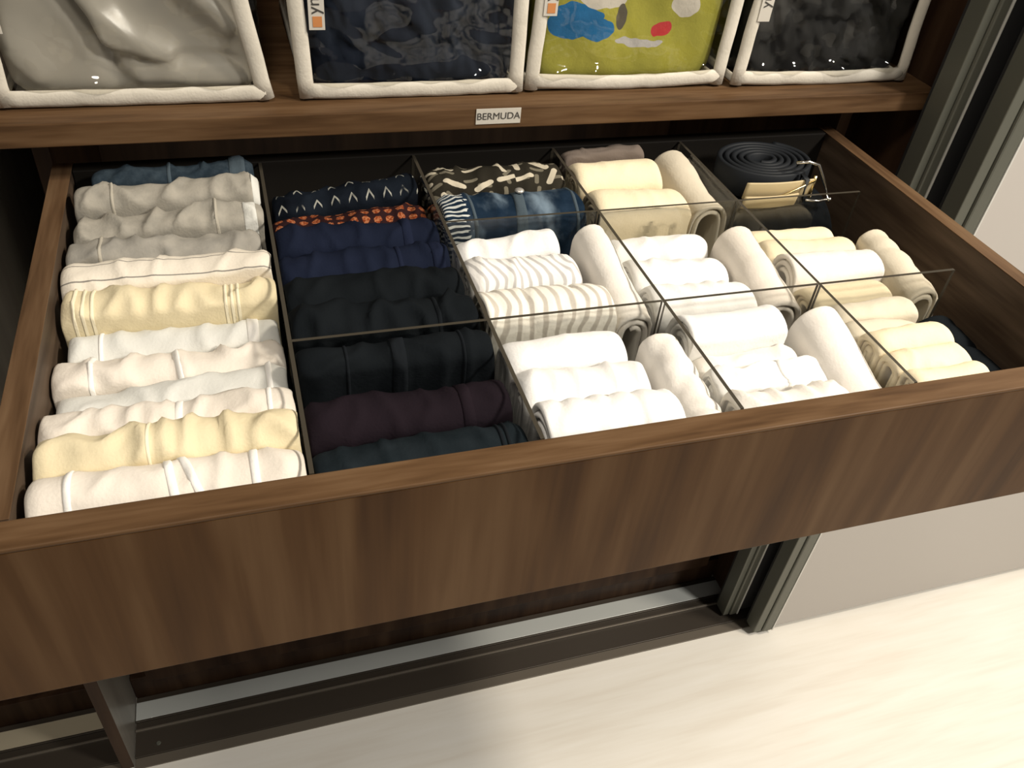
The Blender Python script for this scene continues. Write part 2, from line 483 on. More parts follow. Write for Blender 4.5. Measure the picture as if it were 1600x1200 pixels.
wpart('partition', (0.942, 0.960, 0.500, 0.940, FLOOR + 0.067, 0.0418), WOODD)
wpart('back_panel', (-1.30, -0.149, 0.941, 0.958, FLOOR + 0.002, 1.40), WOODD)
wpart('side_panel', (-1.325, -1.306, 0.362, 0.960, FLOOR + 0.002, 1.40), WOODZ)
wpart('side_panel', (1.960, 1.979, 0.362, 0.960, FLOOR + 0.002, 1.40), WOODZ)
wpart('top_panel', (-1.325, 1.979, 0.362, 0.960, 1.401, 1.420), WOODX)
# printed sticker on the shelf edge
st = wpart('label_sticker', (0.4116, 0.4619, 0.4290, 0.4297, 0.0487, 0.0657), TAGW, 0)
cu = bpy.data.curves.new('lettering', 'FONT')
cu.body = 'BERMUDA'; cu.size = 0.0125; cu.align_x = 'CENTER'; cu.align_y = 'CENTER'; cu.extrude = 0.0001
cu.materials.append(INK)
def text_mesh(c):
    t = bpy.data.objects.new('lettering_source', c); COL.objects.link(t)
    bpy.context.view_layer.update()
    me = bpy.data.meshes.new_from_object(t.evaluated_get(bpy.context.evaluated_depsgraph_get()))
    bpy.data.objects.remove(t)
    o = bpy.data.objects.new('lettering', me); COL.objects.link(o)
    return o
tx = text_mesh(cu)
tx.parent = st; tx.matrix_parent_inverse = Matrix.Identity(4)
tx.location = (0.4367, 0.4287, 0.0571); tx.rotation_euler = (math.pi / 2, 0, 0); tx.scale = (0.86, 0.85, 1)

# closed drawer below the open one
cd = empty('drawer', (0.44, 0.60, -0.93), 'closed walnut drawer below the open one, just above the floor track', 'drawer')
adopt(box('front_panel', (-0.10, 0.985, 0.474, 0.498, -0.955, -0.60), WOODD, None, 0.001), cd)  # darker walnut: shade below the open drawer put into the colour
for b in ((-0.036, -0.020, 0.499, 0.93, -0.945, -0.66), (0.920, 0.936, 0.499, 0.93, -0.945, -0.66)):
    adopt(box('side_panel', b, WOODI, None, 0.0006), cd)
adopt(box('base_panel', (-0.019, 0.919, 0.499, 0.93, -0.94, -0.932), WOODI, None, 0), cd)

# ------------------------------------------------------------------ floor track of the sliding doors
trk = empty('door_track', (0.4, 0.42, FLOOR), 'dark bronze sliding door track with silver channel on the pale floor', 'track')
def tpart(name, b, mat, bev=0.0006):
    return adopt(box(name, b, mat, None, bev), trk)
for (xa, xb) in ((-0.129, 1.9), (-1.3, -0.149)):
    tpart('track_base', (xa, xb, 0.3740, 0.4850, FLOOR + 0.0005, FLOOR + 0.0050), BRONZE)
    tpart('ramp_lip', (xa, xb, 0.3553, 0.3738, FLOOR + 0.0005, FLOOR + 0.0032), plain('track_lip_grey', (0.13, 0.11, 0.085), 0.5, 0.2))
    tpart('guide_rib', (xa, xb, 0.4185, 0.4225, FLOOR + 0.0052, FLOOR + 0.0100), plain('track_rib', (0.14, 0.12, 0.095), 0.4, 0.3))
    tpart('guide_rib', (xa, xb, 0.4360, 0.4395, FLOOR + 0.0052, FLOOR + 0.0090), BRONZE)
    tpart('silver_channel', (xa, xb, 0.4405, 0.4740, FLOOR + 0.0052, FLOOR + 0.0075), SILVER if xa > -1 else plain('channel_beige', (0.42, 0.37, 0.27), 0.5, 0.1))
bm = bmesh.new()
bmesh.ops.create_cone(bm, cap_ends=True, segments=14, radius1=0.004, radius2=0.003, depth=0.0016)
bmesh.ops.translate(bm, verts=bm.verts, vec=(-0.092, 0.392, FLOOR + 0.0058))
adopt(link_bm('screw', bm, ALU), trk)

# ------------------------------------------------------------------ sliding doors, both pushed to one side
def sliding_door(label, x0, x1, y0, w, pm):
    d = empty('sliding_door', ((x0 + x1) / 2, y0 + 0.015, FLOOR + 0.01), label, 'door', 'sliding doors of the wardrobe')
    z0, z1 = FLOOR + 0.012, 1.40
    # stile: side flange, front web with a groove
    adopt(box('stile', (x0, x0 + w * 0.42, y0 + 0.001, y0 + 0.030, z0, z1), ALU, None, 0.0015), d)
    adopt(box('stile', (x0 + w * 0.46, x0 + w, y0 - 0.002, y0 + 0.026, z0, z1), ALU, None, 0.003), d)
    adopt(box('groove_strip', (x0 + w * 0.42, x0 + w * 0.46, y0 + 0.006, y0 + 0.026, z0, z1), ALUL, None, 0.0), d)
    adopt(box('edge_trim', (x0 + w, x0 + w + 0.003, y0 - 0.0025, y0 + 0.020, z0, z1), ALUL, None, 0.0005), d)
    adopt(box('door_panel', (x0 + w + 0.003, x1, y0 + 0.004, y0 + 0.020, z0 + 0.004, z1), pm, None, 0.001), d)
    adopt(box('seal', (x0 + 0.003, x0 + w, y0 + 0.0305, y0 + 0.036, z0, z1), BLACKGAP, None, 0), d)
    return d
sliding_door('sliding door with pale grey panel, in front of the other door', 1.034, 1.95, 0.334, 0.041, LACQ)
sliding_door('sliding door mostly hidden behind the pale front door, its aluminium stile showing', 0.992, 1.90, 0.386, 0.030, BLACKGAP)  # panel is black to paint in the shadow between the stiles

# ------------------------------------------------------------------ the open drawer
W, D, T, FT, H = 0.900, 0.466, 0.0185, 0.0241, 0.157
dr = empty('drawer', (W / 2, D / 2, -0.150), 'open walnut drawer pulled out full of folded clothes', 'drawer')
def dpart(name, b, mat, bev=0.0012):
    return adopt(box(name, b, mat, None, bev), dr)
dpart('front_panel', (-0.104, 0.985, -FT, 0.0, -H, -0.0035), WOODZ, 0.0008)
dpart('top_edge', (-0.104, 0.985, -FT - 0.0003, 0.0003, -0.0034, 0.0), WOODX, 0.0012)
for (xa, xb) in ((-T, 0.0), (W, W + T)):
    dpart('side_panel', (xa, xb, 0.0006, D + T, -0.146, -0.0006), WOODI, 0.0004)
    dpart('top_edge', (xa - 0.0002, xb + 0.0002, 0.0006, D + T, -0.0005, 0.0005), WOODY, 0.0004)
dpart('back_panel', (0.0005, W - 0.0005, D, D + T, -0.146, 0.0), plain('shaded_back_board', (0.010, 0.008, 0.006), 0.7, 0, 0.2))  # near-black: the dark under the shelf is put into the board's colour
dpart('base_panel', (0.0005, W - 0.0005, 0.0006, D - 0.0005, -0.146, -0.138), BASE, 0)

# ------------------------------------------------------------------ clear acrylic divider grid (interlocked: one thing)
dv = empty('drawer_divider', (0.5, 0.233, -0.137), 'clear acrylic divider grid standing in the open drawer', 'divider')
def panel(name, x0, x1, y0, y1, z0, z1, edge_axes):
    bm = bmesh.new()
    add_box(bm, x0, x1, y0, y1, z0, z1)
    for f in bm.faces:
        n = f.normal
        ax = max(range(3), key=lambda i: abs(n[i]))
        f.material_index = 1 if 'xyz'[ax] in edge_axes else 0
    me = bpy.data.meshes.new(name)
    bm.normal_update()
    for f in bm.faces:
        ax = max(range(3), key=lambda i: abs(f.normal[i]))
        f.material_index = 1 if 'xyz'[ax] in edge_axes else 0
    bm.to_mesh(me); bm.free()
    me.materials.append(ACRYL); me.materials.append(ACEDGE)
    o = bpy.data.objects.new(name, me); COL.objects.link(o)
    return adopt(o, dv)
DX = (0.1845, 0.3515, 0.5190, 0.6865)
ZT = -0.001
for x in DX:
    panel('divider_panel', x - 0.0017, x + 0.0017, 0.0015, 0.4655, -0.1375, ZT, 'yz')
for y in (0.3165, 0.1505):
    for xa, xb in (() if y > 0.3 else ((DX[0], DX[1]),)) + ((DX[1], DX[2]), (DX[2], DX[3]), (DX[3], 0.8485)):
        panel('cross_panel', xa + 0.0018, xb - (0.0018 if xb < 0.8 else 0), y - 0.0016, y + 0.0016, -0.1375, ZT, 'xz')

# ------------------------------------------------------------------ folded garments
ZB = -0.1365
CAP = 0.80
def u_path(t, h, inset, n_side=12, n_arc=18, lip=0.0):
    """inverted U: up the front, over the top, down the back; local y is thickness, z from 0"""
    r = t / 2 - inset
    P = []
    for i in range(n_side): P.append((-r, lip + (h - r * CAP - inset - lip) * i / n_side))
    for i in range(n_arc + 1):
        a = math.pi - math.pi * i / n_arc
        P.append((r * math.cos(a), h - inset - r * CAP + r * CAP * math.sin(a)))
    for i in range(1, n_side + 1): P.append((r, (h - r * CAP - inset) - (h - r * CAP - inset - lip) * i / n_side))
    return np.array(P)

def spiral_path(t, h, e, turns):
    """a flattened roll: stadium spiral, outermost turn last"""
    L = h - t
    P = []
    n = int(turns * 34)
    r1 = t / 2; r0 = max(0.0035, r1 - turns * (e * 1.06))
    for i in range(n + 1):
        f = i / n
        a = 2 * math.pi * turns * (f - 1) - 0.5 * math.pi
        r = r0 + (r1 - r0) * f
        s = math.sin(a); k = math.tanh(s * 3.0) / math.tanh(3.0)
        P.append((r * math.cos(a), t / 2 + L / 2 + k * L / 2 + r * s))
    P = np.array(P)
    seg = np.linalg.norm(np.diff(P, axis=0), axis=1)          # resample evenly enough along long straights
    s = np.concatenate([[0], np.cumsum(seg)])
    q = np.linspace(0, s[-1], int(s[-1] / 0.0042) + 8)
    return np.stack([np.interp(q, s, P[:, 0]), np.interp(q, s, P[:, 1])], 1)

def sheet(path, e, x0, x1, nx, env, ends=None, thin=True, xs=None):
    """thick cloth sheet following a path (outer face = left normal side), extruded along x; returns verts, faces, uvs"""
    d = np.gradient(path, axis=0)
    d /= np.linalg.norm(d, axis=1)[:, None] + 1e-12
    N = np.stack([-d[:, 1], d[:, 0]], 1)
    s = np.concatenate([[0], np.cumsum(np.linalg.norm(np.diff(path, axis=0), axis=1))])
    n = len(path)
    if xs is None:
        if thin and nx > 6:
            a = np.array([0, 0.0010, 0.0028]); xs = np.concatenate([x0 + a, np.linspace(x0 + 0.006, x1 - 0.006, nx), x1 - a[::-1]])
            tf = np.concatenate([[0.30, 0.75, 0.95], np.ones(nx), [0.95, 0.75, 0.30]])
        else:
            xs = np.linspace(x0, x1, nx); tf = np.ones(nx)
    else:
        tf = np.ones(len(xs)); tf[0] = tf[-1] = 0.05
    m = len(xs)
    X = np.repeat(xs[:, None], n, 1); S = np.repeat(s[None, :], m, 0)
    if ends is not None:
        w = (X - x0) / (x1 - x0)
        X = X + ends(S, 0) * np.clip(1 - w * 6, 0, 1) + ends(S, 1) * np.clip(1 - (1 - w) * 6, 0, 1)
    Y = np.repeat(path[None, :, 0], m, 0); Z = np.repeat(path[None, :, 1], m, 0)
    NY = np.repeat(N[None, :, 0], m, 0); NZ = np.repeat(N[None, :, 1], m, 0)
    dsp, dz, dy = env(X, Y, Z, S)
    verts = []
    for sgn in (0.0, -1.0):
        off = dsp + (sgn * e) * 1.0
        if sgn == 0: off = dsp - (1 - tf[:, None]) * e * 0.5
        else: off = dsp - e + (1 - tf[:, None]) * e * 0.5
        verts.append(np.stack([X, Y + NY * off + dy, Z + NZ * off + dz], -1).reshape(-1, 3))
    V = np.concatenate(verts); k = m * n
    i, j = np.meshgrid(np.arange(m - 1), np.arange(n - 1), indexing='ij')
    a = (i * n + j).ravel(); b = a + 1; c = a + n + 1; dd = a + n
    F = [np.stack([a, b, c, dd], 1), np.stack([dd, c, b, a], 1) + k]
    jj = np.arange(n - 1)
    F.append(np.stack([jj + k, jj + 1 + k, jj + 1, jj], 1))
    q = (m - 1) * n + jj
    F.append(np.stack([q, q + 1, q + 1 + k, q + k], 1))
    ii = np.arange(m - 1) * n
    F.append(np.stack([ii, ii + n, ii + n + k, ii + k], 1))
    q = ii + n - 1
    F.append(np.stack([q + k, q + n + k, q + n, q], 1))
    F = np.concatenate(F)
    UV = np.stack([X - x0, S], -1).reshape(-1, 2)
    return V, F, np.concatenate([UV, UV])

_seed = [3]
GARMENTS = []
class Garment:
    """a folded or rolled garment standing on its long edge in the drawer"""
    def __init__(s, name, label, cat, group, mat, xL, xR, y, zL, zR, t, roll=False, wr=1.0, crease=1.0, lean=0.0, axis='x', e=0.0045, turns=2.6, zb=ZB, sag=0.003):
        _seed[0] += 1
        sd = _seed[0]
        t *= 1.12 if axis == 'x' else 1.0
        L = xR - xL; zb0 = zb + 0.0005
        h = (zL + zR) / 2 - zb0
        tilt = (zR - zL)
        x0, x1 = -L / 2, L / 2
        s.x0, s.x1, s.e, s.t, s.h = x0, x1, e, t, h
        def env(X, Y, Z, S, k=1.0):
            f = np.clip(Z / h, 0, 1)
            sn = Y / t                                       # where round the fold: -.5 front .. .5 back
            b = perlin(X * 14, sn * 1.2 + Z * 8, sd) * 0.0075 * wr
            wx = X + 0.02 * perlin(X * 9, Z * 16, sd + 40)
            r1 = 1 - np.abs(perlin(wx * 30, sn * 0.9 + Z * 6, sd + 11)) * 2.2
            c = np.maximum(r1 - 0.5, 0) ** 1.4 * 0.0105 * crease
            c2 = perlin(wx * 75, sn * 1.1 + Z * 14, sd + 71) * 0.0016 * crease
            endf = np.clip(np.minimum(X - x0, x1 - X) / 0.012, 0, 1)
            dsp = (b * 0.6 + c + c2 - 0.0012 * wr) * np.clip(f * 1.5, 0.15, 1) * (0.55 + 0.45 * endf)
            dsp = dsp - (1 - endf) ** 2 * 0.0022
            dz = f ** 1.5 * (tilt * X / L + sag * 2 * perlin(X * 11 + 3, 0.3, sd + 5) - 0.002 * (1 - endf) ** 2)
            dy = f ** 1.3 * (lean * h + 0.004 * wr * perlin(X * 8, 0.7, sd + 23))
            return dsp * k, dz, dy
        s.env = env
        er = lambda S, side: 0.0022 * perlin(S * 28, side * 9.3 + 0.5, sd + 31)
        VV, FF, UU = [], [], []
        def put(r):
            V, F, U = r
            FF.append(F + sum(len(v) for v in VV)); VV.append(V); UU.append(U)
        nx = max(22, int(L / 0.0036))
        if roll:
            s.path = spiral_path(t, h, e, turns)
            n_out = int(len(s.path) * 0.5)
            def env2(X, Y, Z, S):
                d, dz, dy = env(X, Y, Z, S)
                w = np.clip(S / (S.max() * 0.55), 0.0, 1) ** 2
                return d * w - 0.0004, dz, dy
            put(sheet(s.path, e, x0, x1, nx, env2, er))
            s.outer = u_path(t, h, 0.0)
        else:
            s.outer = u_path(t, h, 0.0)
            put(sheet(s.outer, e, x0, x1, nx, env, er))
            ins = e + 0.0005; q = 0
            while t / 2 - ins > e * 0.9:
                q += 1
                o = 0.0030 * (perlin(q * 3.7, 0.4, sd)); o2 = 0.0030 * (perlin(q * 2.9, 7.4, sd))
                p = u_path(t, h, ins, 8, 10)
                put(sheet(p, e, x0 + 0.002 + o, x1 - 0.002 - o2, 20, lambda X, Y, Z, S: tuple(a * b for a, b in zip(env(X, Y * 1.0, Z, S), (0.8, 1, 1)))))
                ins += e + 0.0005
        ctr = (xL + xR) / 2
        s.o = link_mesh(name, np.concatenate(VV), np.concatenate(FF), mat, None, np.concatenate(UU), True)
        if axis == 'x': s.o.location = (ctr, y - 0.20 * t, zb0)
        else:
            s.o.location = (y, ctr, zb0); s.o.rotation_euler = (0, 0, math.pi / 2)
        s.o.rotation_euler[2] += math.radians((_rng.rand() - 0.5) * 2.4)
        tag(s.o, label, cat, group)
        s.axis, s.xa, s.xb, s.yc = axis, xL, xR, y
        GARMENTS.append(s)
    def band(s, name, u, w, mat, slant=0.0, out=0.0010, th=0.0024, label=None, lo=0.30):
        """a strip (seam, hem, waistband) lying on the outer face at fraction u along the length"""
        L = s.x1 - s.x0
        p = s.outer
        keep = p[:, 1] > s.h * lo
        p = p[keep]
        xc = s.x0 + u * L
        xs = np.concatenate([[xc - w / 2], np.linspace(xc - w / 2 + min(0.0008, w * .25), xc + w / 2 - min(0.0008, w * .25), max(3, int(w / 0.004) + 1)), [xc + w / 2]])
        sl = lambda X, Y, Z, S: s.env(X + slant * (S - S.max() / 2), Y, Z, S)
        d = np.gradient(p, axis=0); d /= np.linalg.norm(d, axis=1)[:, None]
        q = p + np.stack([-d[:, 1], d[:, 0]], 1) * out
        V, F, U = sheet(q, th, s.x0, s.x1, 0, sl, None, False, xs)
        if slant: V[:, 0] += slant * (U[:, 1] - U[:, 1].max() / 2)
        b = link_mesh(name, V, F, mat, s.o, U, True)
        if label: b['label'] = label
        return s

G0 = 'shorts filed in the wide pale column'
def pale(label, mat, xL, xR, y, zL, zR, **k):
    k.setdefault('t', 0.040)
    return Garment('folded_shorts', label, 'shorts', G0, mat, xL, xR, y, zL, zR, **k)
pale('slate blue denim shorts folded at the very back of the pale column', JEANS, 0.022, 0.176, 0.448, 0.012, 0.014, t=0.028).band('waistband', 0.90, 0.016, JEANSL).band('seam', 0.47, 0.004, JEANSL)
pale('light grey linen shorts behind two darker grey pairs, frayed tab at end', HEATH, 0.009, 0.180, 0.411, 0.014, 0.012, crease=1.4).band('seam', 0.20, 0.003, HEATHS).band('hem', 0.975, 0.007, COOLW, label='pale end tab')
pale('grey linen shorts in the middle of the three grey pairs', HEATH, 0.008, 0.179, 0.372, -0.002, 0.006, crease=1.5).band('seam', 0.75, 0.003, HEATHS).band('hem', 0.93, 0.012, COOLW, label='pale bluish hem')
pale('dull grey jersey shorts directly behind the thin lined white pair', HEATHG, 0.005, 0.174, 0.335, -0.004, -0.007, crease=1.3).band('seam', 0.17, 0.003, HEATHS)
pale('off-white shorts with thin grey lines, in front of the grey pairs', LINED, 0.003, 0.180, 0.297, -0.003, 0.002, t=0.044, crease=0.7)
pale('pale yellow shorts with ribbed ends, behind plain white shorts', CREAM, 0.006, 0.180, 0.258, -0.010, -0.008, t=0.042, crease=1.3).band('seam', 0.06, 0.003, IVORYS).band('seam', 0.10, 0.003, IVORYS).band('seam', 0.14, 0.003, IVORYS).band('seam', 0.755, 0.003, IVORYS).band('seam', 0.785, 0.003, IVORYS).band('seam', 0.815, 0.003, IVORYS)
pale('plain greyish white shorts with a ribbed white tab, before yellow ribbed pair', COOLW, 0.010, 0.179, 0.220, -0.026, -0.028, crease=0.7, t=0.038).band('seam', 0.15, 0.0035, HEM).band('hem', 0.87, 0.010, HEM)
pale('warm white shorts with twin centre seams and rumpled end', PINKW, 0.002, 0.180, 0.182, -0.020, -0.026, crease=1.2).band('seam', 0.165, 0.004, HEM).band('seam', 0.52, 0.005, HEM, slant=-0.15)
pale('cool white shorts mostly hidden, only its far end showing', COOLW, 0.006, 0.179, 0.145, -0.030, -0.016, crease=0.8).band('hem', 0.92, 0.005, HEM)
pale('white shorts with one bright seam, behind the second yellow pair', PINKW, 0.003, 0.181, 0.108, -0.014, -0.012, crease=1.1).band('seam', 0.53, 0.0055, HEM).band('seam', 0.90, 0.004, HEM)
pale('pale yellow wrinkled shorts, second from the drawer front', CREAM, 0.006, 0.181, 0.070, 0.000, 0.000, crease=1.5, t=0.042).band('seam', 0.42, 0.0025, IVORYS)
pale('white shorts with four bright raised seams against the drawer front', PINKW, 0.006, 0.181, 0.030, 0.002, -0.004, crease=0.7, t=0.042).band('seam', 0.145, 0.005, HEM).band('seam', 0.50, 0.006, HEM, slant=-0.12).band('seam', 0.57, 0.006, HEM, slant=-0.28).band('seam', 0.81, 0.006, HEM)

G1 = 'shorts filed in the dark column'
def dark(label, mat, xL, xR, y, zL, zR, **k):
    k.setdefault('t', 0.046)
    return Garment('folded_shorts', label, 'shorts', G1, mat, xL, min(xR, 0.3475), y, zL, zR, **k)
dark('black navy shorts with pale chevron marks at back of dark column', CHEV, 0.191, 0.346, 0.437, -0.024, -0.004, t=0.044)
dark('dark shorts printed with orange rosettes', ROSE, 0.188, 0.347, 0.390, -0.026, -0.018)
dark('navy shorts just in front of the orange rosette print', NAVY, 0.188, 0.348, 0.341, -0.008, -0.007).band('seam', 0.80, 0.010, SEAMN)
dark('navy shorts with cuffs, just behind the black shorts', NAVY, 0.187, 0.348, 0.293, -0.010, -0.006).band('cuff', 0.70, 0.005, SEAMN).band('cuff', 0.93, 0.012, SEAMN)
dark('smooth black shorts directly in front of the navy pairs', BLACK, 0.187, 0.348, 0.244, -0.004, -0.002)
dark('wrinkled black shorts behind the acrylic cross divider', BLACK, 0.187, 0.348, 0.190, 0.000, 0.002, crease=1.8).band('seam', 0.78, 0.004, SEAMD)
dark('black shorts with a centre fly seam, before the cross divider', BLACK, 0.187, 0.348, 0.133, 0.004, 0.004, crease=0.8, t=0.032).band('seam', 0.50, 0.012, SEAMD).band('seam', 0.83, 0.003, SEAMD).band('seam', 0.24, 0.003, SEAMD)
dark('plum black shorts, second from the drawer front', PLUM, 0.187, 0.348, 0.085, -0.012, -0.010, crease=0.7).band('seam', 0.77, 0.010, PLUM)
dark('charcoal denim shorts against the drawer front', CHAR, 0.188, 0.349, 0.034, -0.016, -0.014, crease=0.7, t=0.044).band('seam', 0.87, 0.003, SEAMD).band('seam', 0.90, 0.003, SEAMD)

# compartments between the acrylic panels
g = Garment('folded_shorts', 'black shorts printed with beige strokes, behind washed denim pair', 'shorts', None, STROKE, 0.357, 0.513, 0.432, -0.002, -0.004, 0.056)
g = Garment('folded_shorts', 'washed blue denim shorts with frayed bars and a metal button', 'shorts', None, DENIM, 0.357, 0.512, 0.366, 0.002, 0.000, 0.060, crease=0.8)
g.band('seam', 0.20, 0.004, JEANSL).band('fly', 0.545, 0.012, JEANSL, slant=0.10, label='faded fly flap').band('seam', 0.93, 0.004, JEANSL)
bm = bmesh.new(); bmesh.ops.create_uvsphere(bm, u_segments=14, v_segments=8, radius=0.0052)
bmesh.ops.scale(bm, verts=bm.verts, vec=(1, 1, 0.5))
bt = link_bm('button', bm, plain('pewter_button', (0.55, 0.53, 0.50), 0.35, 0.6), g.o, True)
bt.location = (0.010, 0.008, g.h + 0.003)

GW = 'rolled tops in the clear compartments'
def top(label, mat, xL, xR, y, zL, zR, t, **k):
    k.setdefault('wr', 0.95); k.setdefault('crease', 0.75); k.setdefault('e', 0.0055)
    return Garment('rolled_garment', label, 'rolled garment', GW, mat, xL, xR, y, zL, zR, t, **k)
# column next to the dark shorts: middle row
top('plain white rolled top directly in front of the washed denim', BRIGHT, 0.358, 0.463, 0.296, -0.014, -0.004, 0.036)
top('white rolled top with grey wavy stripes', WAVY, 0.357, 0.472, 0.258, -0.010, -0.014, 0.046)
top('white rolled top with taupe stripes, touching the cross divider', STRIPE, 0.356, 0.478, 0.196, -0.004, -0.008, 0.062, roll=True)
top('smooth white roll turned endwise beside the wavy striped top', WHITE, 0.156, 0.290, 0.499, -0.024, -0.002, 0.034, axis='y', roll=True, crease=0.2)
# front row
top('plain bright white roll behind two more in the compartment beside plum shorts', BRIGHT, 0.356, 0.466, 0.126, -0.006, -0.006, 0.040, crease=0.2)
top('lumpy white roll in the middle, beside the plum black shorts', BRIGHT, 0.357, 0.470, 0.084, -0.008, -0.008, 0.042)
top('white roll with a mauve grey coiled end at the drawer front', BRIGHT, 0.359, 0.474, 0.036, 0.000, -0.006, 0.048, roll=True).band('cuff', 0.56, 0.010, PINKW)
top('white roll turned endwise beside the coiled end roll, drawer front', WHITE, 0.004, 0.108, 0.497, -0.014, -0.004, 0.036, axis='y', roll=True, crease=0.9)
# third compartment column: back row
top('roll painted in shaded grey brown, standing behind the cream rolls', GREYBR, 0.524, 0.625, 0.449, 0.006, 0.008, 0.024)
top('cream roll between the shaded grey brown one and another cream one', IVORY, 0.524, 0.628, 0.418, 0.006, 0.008, 0.050, crease=0.2)
top('cream roll just behind the acrylic cross divider, back compartment', IVORY, 0.524, 0.634, 0.355, 0.002, 0.000, 0.062, crease=0.3)
top('beige roll turned endwise with coiled end, beside the cream rolls', BEIGE, 0.322, 0.440, 0.660, -0.012, -0.003, 0.042, axis='y', roll=True, crease=0.2, turns=2.2)
# middle row
top('white roll against the cross divider in the central compartment', BRIGHT, 0.524, 0.634, 0.292, -0.022, -0.020, 0.038, crease=0.7)
top('white roll with frilled end in the centre of its compartment', BRIGHT, 0.524, 0.632, 0.244, -0.018, -0.020, 0.044, crease=0.9)
top('flat white roll before the frilled one, behind the divider crossing', BRIGHT, 0.524, 0.634, 0.193, -0.014, -0.018, 0.048)
top('ivory roll turned endwise with coiled end, in the central compartment', PINKW, 0.156, 0.270, 0.660, -0.026, -0.006, 0.044, axis='y', roll=True, crease=0.2, turns=2.2)
# front row
top('bright white roll with coiled end just before the divider crossing', BRIGHT, 0.524, 0.620, 0.126, -0.002, -0.002, 0.044, roll=True, crease=0.2)
top('flat white roll in the shade behind the draped white top', WHITE, 0.524, 0.626, 0.090, -0.020, -0.020, 0.026)
top('draped white roll with broad folds, near the drawer front', BRIGHT, 0.524, 0.634, 0.062, -0.010, -0.016, 0.032, crease=1.8).band('seam', 0.62, 0.006, HEM)
top('off-white roll hugging the drawer front, beside the endwise plain roll', WHITE, 0.524, 0.636, 0.024, -0.006, -0.012, 0.038, crease=1.2)
top('large smooth white roll turned endwise at the drawer front', WHITE, 0.004, 0.112, 0.659, -0.022, 0.000, 0.048, axis='y', roll=True, crease=0.1)
# last compartment column: middle row
top('thin cream roll behind the others, in front of the coiled belt', IVORY, 0.694, 0.806, 0.299, -0.030, -0.031, 0.024, crease=0.2)
top('cream roll second behind the cross divider, last column', IVORY, 0.694, 0.810, 0.266, -0.022, -0.025, 0.036, crease=0.2)
top('whitish cream roll with a coiled inner end, last column', WHITE, 0.696, 0.806, 0.225, -0.018, -0.020, 0.042, roll=True, crease=0.2)
top('cream roll touching the rear side of last cross divider', IVORY, 0.694, 0.792, 0.180, -0.022, -0.024, 0.040, crease=0.2)
top('khaki cream roll turned endwise at the open edge of last column', BEIGE, 0.152, 0.252, 0.828, -0.032, -0.012, 0.040, axis='y', roll=True, crease=0.5, turns=2.0)
# front row
top('beige roll nearest the cross divider in the last front compartment', BEIGE, 0.692, 0.786, 0.131, -0.010, -0.013, 0.030, crease=0.2)
top('thin beige roll, second in the last front compartment', BEIGE, 0.692, 0.777, 0.104, -0.012, -0.018, 0.024, crease=0.2)
top('plump pale yellow roll in the middle of the last front compartment', IVORY, 0.692, 0.779, 0.076, -0.004, -0.005, 0.032, crease=0.2)
top('dented pale yellow roll, second from the drawer front, last column', IVORY, 0.692, 0.779, 0.046, -0.004, -0.005, 0.030, crease=0.5)
top('pale yellow roll at the drawer front, last column', IVORY, 0.692, 0.774, 0.018, 0.000, -0.003, 0.026, crease=0.2)
# dark cloth in the gap beside the last column
Garment('folded_cloth', 'black cloth folded low between the cream rolls and drawer side', 'folded cloth', None, BLACK, 0.004, 0.146, 0.846, -0.072, -0.060, 0.085, axis='y', roll=True, turns=3.0, e=0.009)

